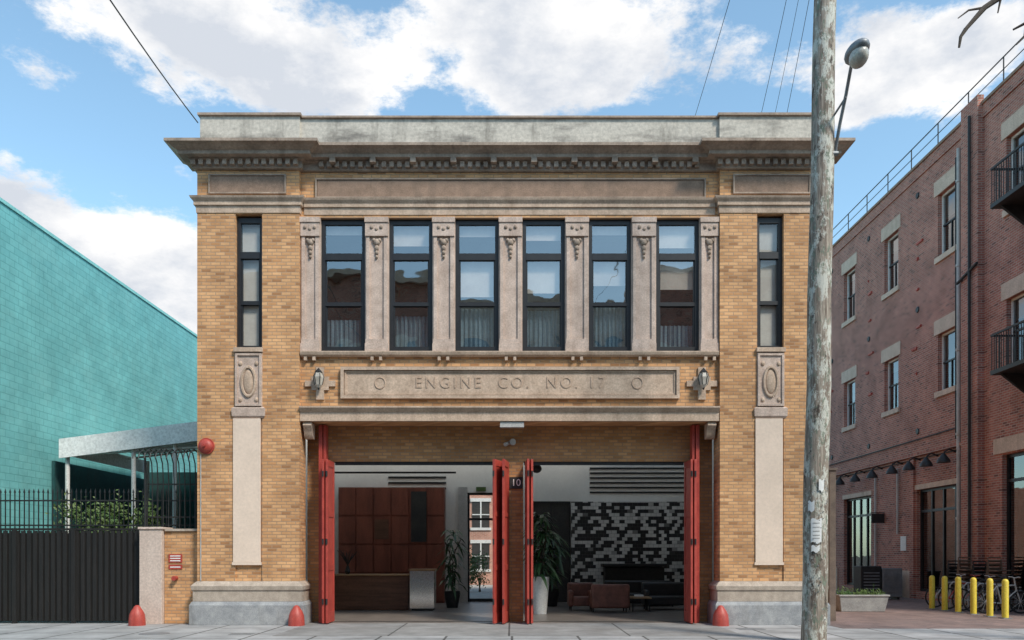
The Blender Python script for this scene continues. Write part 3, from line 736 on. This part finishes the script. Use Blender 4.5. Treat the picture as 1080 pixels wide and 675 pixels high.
def balcony(z):
    q=Part('balcony',BLACKM,A)
    q.box(xr-1.05,xr-.005,2.2,4.9,z,z+.13)
    q.box(xr-1.05,xr-1.0,2.2,4.9,z+1.2,z+1.26); q.box(xr-1.0,xr,4.85,4.9,z+1.2,z+1.26)
    y=2.2
    while y<4.9: q.box(xr-1.04,xr-1.02,y,y+.02,z+.13,z+1.2); y+=.12
    x=xr-.9
    while x<xr: q.box(x,x+.02,4.86,4.88,z+.13,z+1.2); x+=.12
    q.add([(xr-.9,4.6,z),(xr,4.6,z),(xr,4.6,z-.7),(xr-.9,4.7,z),(xr,4.7,z),(xr,4.7,z-.7)],[(0,1,2),(3,5,4),(0,3,4,1),(1,4,5,2),(2,5,3,0)])
    q.done()
balcony(12.55); balcony(7.35)
Part('roof',GREYM,A).box(xr+.6,40,1.5,44.5,16.91,16.98).done()
sn=root('shop_sign'); q=Part('board',WHITEP,sn); q.box(xr-.03,xr-.002,12.3,12.75,1.9,2.5); q.done()
q=Part('bracket_sign',BLACKM,sn); q.box(xr-.55,xr-.005,14.2,14.24,3.1,3.5); q.box(xr-.6,xr,14.205,14.235,3.52,3.56); q.done()

for y in (5.6,4.85,4.1,3.3,2.5,1.8):
    e=root('safety_bollard'); q=Part('post',YEL,e,smooth=True); q.lathe(13.5,y,[(.085,-.01),(.085,1.0),(.07,1.05),(.04,1.075),(.01,1.08)],16); q.done()
    q=Part('base_plate',GREYM,e); q.box(13.38,13.62,y-.12,y+.12,.0,.02); q.done()
pt=root('concrete_planter')
q=Part('trough',CONCR,pt,bevel=.02); q.mould(10.0,11.5,4.3,4.9,[(-.08,-.002),(.0,.46),(.03,.47),(.03,.52),(-.04,.52),(-.04,.47)]); q.done()
rr=random.Random(3); q=Part('plants',LEAF,pt)
for i in range(500):
    p=Vector((rr.uniform(10.05,11.45),rr.uniform(4.35,4.85),.47+abs(rr.gauss(0,.09)))); a=Vector((rr.gauss(0,.6),rr.gauss(0,.6),1)).normalized()*.06; b=a.orthogonal().normalized()*.02
    q.add([p-a,p+b,p+a,p-b],[(0,1,2,3)])
q.done()
uc=root('utility_cabinet')
q=Part('dark_box',BLACKM,uc,bevel=.02); q.box(13.5,14.3,10.8,11.5,.12,1.30); q.done()
q=Part('grey_box',GREYM,uc,bevel=.02); q.box(14.33,15.1,10.8,11.5,.10,1.22); q.done()
q=Part('louvres',GREYM,uc)
for i in range(7): q.box(13.6,14.2,10.77,10.80,.3+i*.12,.34+i*.12); q.box(14.4,15.0,10.775,10.80,.3+i*.1,.32+i*.1)
q.done()
q=Part('feet',BLACKM,uc)
for x in(13.6,14.2,14.45,15.0): q.box(x-.04,x+.04,10.9,11.4,-.002,.12)
q.done()
for y in (12.6,13.4):
    e=root('rubbish_bin'); q=Part('body',RUBBER,e,bevel=.02); x=15.35
    q.add([(x-.24,y-.26,.0),(x+.24,y-.26,.0),(x+.24,y+.26,.0),(x-.24,y+.26,.0),(x-.30,y-.33,1.0),(x+.30,y-.33,1.0),(x+.30,y+.33,1.0),(x-.30,y+.33,1.0)],[(0,3,2,1),(4,5,6,7),(0,1,5,4),(1,2,6,5),(2,3,7,6),(3,0,4,7)]); q.done()
    q=Part('lid',BLACKM,e,bevel=.02); q.box(x-.33,x+.33,y-.36,y+.36,1.002,1.08); q.done()
# cafe chairs stacked near the wall
def stacked(x,y,n,fm):
    e=root('stacked_chairs'); q=Part('frames',fm,e)
    for k in range(n):
        z=.45+k*.13; yy=y-k*.025
        q.box(x-.22,x+.22,yy-.22,yy+.22,z,z+.035)
        for sx in(-.21,.21):
            q.tube([(x+sx,yy+.2,z-.0),(x+sx,yy+.28,z+.42)],.018,6)
        for h in(.2,.3,.4): q.box(x-.2,x+.2,yy+.2+h*.18,yy+.215+h*.18,z+h,z+h+.04)
    for sx in(-.2,.2):
        for sy in(-.2,.2): q.tube([(x+sx*1.1,y+sy*1.1,.0),(x+sx,y+sy,1.0)],.018,6)
    q.done()
CH=mat_noise('weathered_teak',(.20,.13,.09),(.12,.08,.055),5,.7,.2)
stacked(15.4,7.6,6,BLACKM); stacked(15.3,6.8,7,CH); stacked(15.35,6.0,6,BLACKM); stacked(15.4,5.3,7,CH)
def bike(x,y,col):
    e=root('bicycle'); r=.34
    q=Part('wheels',RUBBER,e,smooth=True)
    for dx in(-.52,.52): q.ring((x+dx,y,r+.0),r-.02,r-.02,.026,'y',28,6)
    q.done()
    q=Part('spokes',LGREY,e)
    for dx in(-.52,.52):
        for k in range(10):
            a=k*.628; q.cyl((x+dx,y,r),(x+dx+.3*math.cos(a),y,r+.3*math.sin(a)),.005,n=4)
    q.done()
    q=Part('frame',col,e,smooth=True); bb=(x-.05,y,.30); st_=(x-.18,y,.82); hd=(x+.36,y,.84); hl=(x+.40,y,.68)
    for a,b in((bb,st_),(st_,hd),(bb,hl),(hd,hl),((x-.52,y,r),bb),((x-.52,y,r),st_),((x+.52,y,r),hl),((x+.36,y,.84),(x+.33,y,1.05))): q.cyl(a,b,.022,n=8)
    q.tube([(x+.33,y-.27,1.08),(x+.36,y-.15,1.08),(x+.33,y,1.05),(x+.36,y+.15,1.08),(x+.33,y+.27,1.08)],.016,6)
    q.done()
    q=Part('saddle',RUBBER,e,smooth=True); q.ell((x-.2,y,.96),(.14,.07,.035)); q.cyl((x-.18,y,.8),(x-.2,y,.94),.014); q.done()
for i,y in enumerate((3.6,4.2,4.8,5.6,6.4)): bike(14.55,y,(LGREY,BLACKM,LGREY,REDP,LGREY)[i])
q=Part('bike_rack',LGREY,None,smooth=True)
for y in(3.9,4.5,5.2,6.0): q.tube([(14.3,y,0),(14.3,y,.75),(14.4,y,.85),(14.8,y,.85),(14.9,y,.75),(14.9,y,0)],.025,8)
q.done()
q=Part('metal_post',mat_noise('rusty_post',(.22,.16,.12),(.14,.10,.08),4,.8,.2),None); q.box(8.33,8.50,.9,1.06,0,4.0); q.box(8.30,8.53,.87,1.09,3.96,4.02); q.done()

# ============================================================ utility pole + lamp
def upole(x0,y0,x1,z1,r0,r1,lamp=False):
    e=root('utility_pole')
    q=Part('shaft',POLEW,e,smooth=True); n=18; pts=[(x0+(x1-x0)*i/n+.012*math.sin(i*1.3),y0+.01*math.cos(i*1.7),-.1+(z1+.1)*i/n) for i in range(n+1)]
    q.tube(pts,r0,18,r1); q.done()
    q=Part('crossarm',POLEW,e,bevel=.01); q.box(x1-1.1,x1+1.1,y0-.34,y0-.22,z1-.55,z1-.42); q.done()
    q=Part('insulators',LGREY,e,smooth=True)
    for d in(-1,-.5,.5,1): q.lathe(x1+d,y0-.28,[(.03,z1-.42),(.05,z1-.36),(.03,z1-.33),(.05,z1-.29),(.02,z1-.25)],10)
    q.done()
    return e
P1=upole(6.02,-4.1,6.30,15.6,.245,.205)
q=Part('posters',PAPER,P1)
for (z0,z1,a0,a1) in((1.98,2.45,-2.25,-1.45),(1.80,1.92,-2.2,-1.6),(2.6,2.8,-2.5,-2.0),(3.0,3.22,-1.7,-1.3)):
    vs=[];n=8
    for i in range(n+1):
        a=a0+(a1-a0)*i/n
        for z in(z0,z1): vs.append((6.03+.02*z/2+.256*math.cos(a),-4.1+.256*math.sin(a),z+.02*math.sin(i)))
    q.add(vs,[(2*i,2*i+2,2*i+3,2*i+1) for i in range(n)])
q.done()
q=Part('poster_print',LGREY,P1)
for z in (2.36,2.28,2.2,2.12,2.06):
    a0,a1=-2.1,-1.6; vs=[];n=6
    for i in range(n+1):
        a=a0+(a1-a0)*i/n
        for zz in(z,z+.018): vs.append((6.052+.259*math.cos(a),-4.1+.259*math.sin(a),zz))
    q.add(vs,[(2*i,2*i+2,2*i+3,2*i+1) for i in range(n)])
q.done()
q=Part('riser_pipe',LGREY,P1,smooth=True); q.tube([(6.26,-4.0,0),(6.28,-4.0,2.9),(6.33,-4.0,5.0)],.03,8); q.done()
q=Part('staples',GREYM,P1)
rr=random.Random(5)
for i in range(70):
    a=rr.uniform(-2.8,-.3); z=rr.uniform(.3,3.2); q.box(6.04+.25*math.cos(a)-.008,6.04+.25*math.cos(a)+.008,-4.1+.25*math.sin(a)-.01,-4.1+.25*math.sin(a),z,z+.02)
q.done()
SL=root('street_lamp')
q=Part('arm',GREYM,SL,smooth=True); q.tube([(6.42,-4.15,9.7),(6.44,-4.35,10.2),(6.46,-4.6,10.65),(6.42,-4.9,10.95),(6.36,-5.15,11.02),(6.31,-5.3,10.98)],.032,10); q.tube([(6.35,-4.15,10.4),(6.46,-4.6,10.6)],.02,8); q.cyl((6.3,-4.2,9.7),(6.46,-4.2,9.7),.05); q.done()
q=Part('lamp_head',GREYM,SL,smooth=True); q.ell((6.28,-5.5,10.90),(.19,.34,.14),18,10); q.done()
q=Part('refractor_bowl',mat_noise('lamp_glass',(.55,.52,.45),(.45,.43,.38),4,.25,.1),SL,smooth=True); q.ell((6.28,-5.58,10.76),(.16,.22,.18),18,10); q.done()
P2=upole(-5.6,-18.4,-5.6,11.2,.17,.14); P3=upole(3.0,-18.4,3.0,12.6,.17,.14)
ow=root('overhead_wires')
def wire(a,b,sag=.25,r=.012):
    pts=[]
    for i in range(17):
        t=i/16; v=Vector(a).lerp(Vector(b),t); v.z-=sag*4*t*(1-t); pts.append(v)
    q=Part('wire',BLACKM,ow,smooth=True); q.tube(pts,r,6); q.done()
wire((fx(209),-.02,fz(130)),(-5.6,-18.4,10.8),.45,.014)
wire((4.64,.2,12.86),(3.0,-18.4,12.2),.25,.006)
wire((6.3,.2,12.83),(5.9,-4.35,15.1),.08,.006); wire((6.95,.2,12.83),(6.3,-4.35,15.15),.08,.006); wire((6.65,.2,12.83),(6.1,-4.35,15.12),.1,.005)
wire((7.3,-4.38,15.3),(40,-4.0,15),.5,.01)
T=root('bare_tree'); q=Part('trunk_and_limbs',BARK,T,smooth=True)
q.tube([(12.6,-5.4,-.1),(12.55,-5.4,3),(12.7,-5.3,6),(12.5,-5.2,8.5),(12.2,-5.1,10.5)],.2,12,.13)
q.tube([(12.2,-5.1,10.4),(11.2,-5.1,11.8),(10.2,-5.0,12.45),(9.5,-5.0,12.45),(8.9,-5.0,12.05),(8.55,-5.0,11.65)],.12,8,.035)
q.tube([(8.55,-5.0,11.65),(8.45,-5.0,11.5),(8.42,-5.0,11.3)],.04,6,.02)
q.tube([(9.5,-5,12.45),(9.2,-5,12.2),(9.15,-5,11.95)],.035,6,.012)
q.tube([(8.9,-5,12.05),(8.6,-5.0,12.0),(8.4,-5,11.85)],.025,6,.01)
q.tube([(10.2,-5,12.45),(9.75,-5,11.8),(9.5,-4.9,11.7)],.05,6,.02); q.tube([(9.7,-5,11.8),(9.65,-5,11.5),(9.5,-5,11.35)],.03,6,.01)
rr=random.Random(21)
for i in range(26):
    z=rr.uniform(9,13.5); a=rr.uniform(-.8,2.2); l=rr.uniform(1,2.4); o=Vector((12.3,-5.1,min(z,10.5))); d=Vector((math.cos(a),math.sin(a)*.8-.4,rr.uniform(.3,1.2))).normalized()
    m1=o+d*l*.5+Vector((0,0,.1)); m2=o+d*l; q.tube([o,m1,m2],.06,6,.02)
    for k in range(3):
        d2=(d+Vector((rr.uniform(0,.6),rr.uniform(-.5,.5),rr.uniform(-.2,.6)))).normalized(); q.tube([m1,m1+d2*.6,m1+d2*1.1+Vector((0,0,.15))],.025,5,.006)
q.done()

# buildings across the street (reflected in the upper windows)
def across(name,x0,x1,h,mat,seed):
    O=root(name); q=Part('walls',mat,O); q.box(x0,x1,-32,-24.5,0,h); q.done()
    q=Part('window_glass',GLASSD,O); qf=Part('window_trim',LINTEL,O); qb=Part('window_back',DARKR,O)
    n=int((x1-x0-1)/2.6)
    for i in range(n):
        for z in [1.2+3.4*k for k in range(int((h-2)/3.4))]:
            x=x0+.9+i*2.6; qb.box(x,x+1.3,-24.5,-24.47,z,z+2); q.add([(x,-24.45,z),(x+1.3,-24.45,z),(x+1.3,-24.45,z+2),(x,-24.45,z+2)],[(0,1,2,3)]); qf.box(x-.15,x+1.45,-24.5,-24.4,z+2.01,z+2.35); qf.box(x-.15,x+1.45,-24.5,-24.4,z-.2,z-.01)
    qf.box(x0,x1,-32.2,-24.1,h,h+.4); qf.done(); qb.done(); q.done()
across('brick_apartment_building',-26,-4.02,17.0,RED,1)
across('stucco_apartment_building',-4.0,7.5,15.6,PALEST,2)
across('brick_apartment_building',7.52,26,17.6,RED,3)

# ============================================================ empties at their objects
bpy.context.view_layer.update()
for e in [o for o in scene.objects if o.type=='EMPTY' and o.parent is None]:
    pts=[c.matrix_world@Vector(v) for c in e.children for v in c.bound_box]
    if not pts: continue
    off=Vector(((min(p.x for p in pts)+max(p.x for p in pts))/2,(min(p.y for p in pts)+max(p.y for p in pts))/2,min(p.z for p in pts)))
    e.location=off
    for c in e.children: c.location=c.location-off

# ============================================================ light
el=math.radians(48); az=Vector((.66,-.75,0)).normalized()
tosun=Vector((az.x*math.cos(el),az.y*math.cos(el),math.sin(el)))
sun=bpy.data.lights.new('sun','SUN'); sun.energy=3.7; sun.angle=math.radians(10); sun.color=(1,.92,.81)
so=bpy.data.objects.new('sun',sun); scene.collection.objects.link(so); so.rotation_euler=(-tosun).to_track_quat('-Z','Y').to_euler(); so.location=(20,-20,30)
w=bpy.data.worlds.new("World"); scene.world=w; w.use_nodes=True; nt=w.node_tree
bg=nt.nodes['Background']; bg.inputs[1].default_value=.15
sk=N(nt,'ShaderNodeTexSky'); sk.sky_type='NISHITA'; sk.sun_disc=False; sk.sun_elevation=el; sk.sun_rotation=math.atan2(az.x,az.y); sk.air_density=1.0; sk.dust_density=.6; sk.ozone_density=1.5
tc=N(nt,'ShaderNodeTexCoord').outputs['Generated']
mp=N(nt,'ShaderNodeMapping'); mp.inputs['Scale'].default_value=(1,1,1.9); nt.links.new(tc,mp.inputs[0])
n1=noise(nt,mp.outputs[0],3.6,7,.62); n2=noise(nt,mp.outputs[0],11,7,.68)
def M(op,a,b):
    n=N(nt,'ShaderNodeMath',operation=op)
    for i,v in enumerate((a,b)):
        if hasattr(v,'links'): nt.links.new(v,n.inputs[i])
        else: n.inputs[i].default_value=v
    return n.outputs[0]
dens=M('ADD',M('MULTIPLY',n1,1.0),M('MULTIPLY',n2,.85))
blobs=[(240,35,.14,.33),(350,100,.09,.24),(150,15,.13,.26),(470,10,.14,.32),(600,30,.15,.34),(700,50,.10,.25),(570,80,.08,.2),(330,60,.08,.12),
       (90,260,.17,.38),(185,325,.12,.36),(20,290,.14,.3),(900,40,.09,.24),(950,90,.10,.27),(1020,60,.07,.2),(40,85,.04,.3),(905,110,.04,.2),(195,180,.04,.2)]
for (px_,py_,r,a) in blobs:
    d=Vector((px_-540,840,585-py_)).normalized()
    vm=N(nt,'ShaderNodeVectorMath',operation='DISTANCE'); nt.links.new(mp.outputs[0],vm.inputs[0]); vm.inputs[1].default_value=(d.x,d.y,d.z*1.9)
    n=N(nt,'ShaderNodeMapRange'); n.interpolation_type='SMOOTHSTEP'; nt.links.new(vm.outputs['Value'],n.inputs[0])
    for i,v in enumerate((0,r*1.5,a,0)): n.inputs[i+1].default_value=v
    dens=M('ADD',dens,n.outputs[0])
cf=N(nt,'ShaderNodeMapRange'); cf.interpolation_type='SMOOTHSTEP'; nt.links.new(dens,cf.inputs[0])
for i,v in enumerate((1.09,1.29,0,1)): cf.inputs[i+1].default_value=v
n4=noise(nt,mp.outputs[0],6.5,6,.6)
shade=mrange(nt,M('ADD',M('MULTIPLY',dens,-.55),M('MULTIPLY',n4,1.6)),-.16,.22)
cc=mixc(nt,shade,(4.6,4.9,5.4),(7.3,7.2,7.1))
hs=N(nt,'ShaderNodeHueSaturation'); hs.inputs['Saturation'].default_value=.88; hs.inputs['Value'].default_value=1.75; nt.links.new(sk.outputs[0],hs.inputs['Color'])
blue=mixc(nt,1.0,hs.outputs[0],(.84,1.04,1.0),'MULTIPLY')
fin=mixc(nt,cf.outputs[0],blue,cc)
nt.links.new(fin,bg.inputs[0])

cam=bpy.data.cameras.new('camera'); cam.lens=28; cam.sensor_width=36; cam.shift_y=.229; cam.clip_end=2000
co=bpy.data.objects.new('camera',cam); co.location=(0,-20,1.75); co.rotation_euler=(math.pi/2,0,0); scene.collection.objects.link(co); scene.camera=co
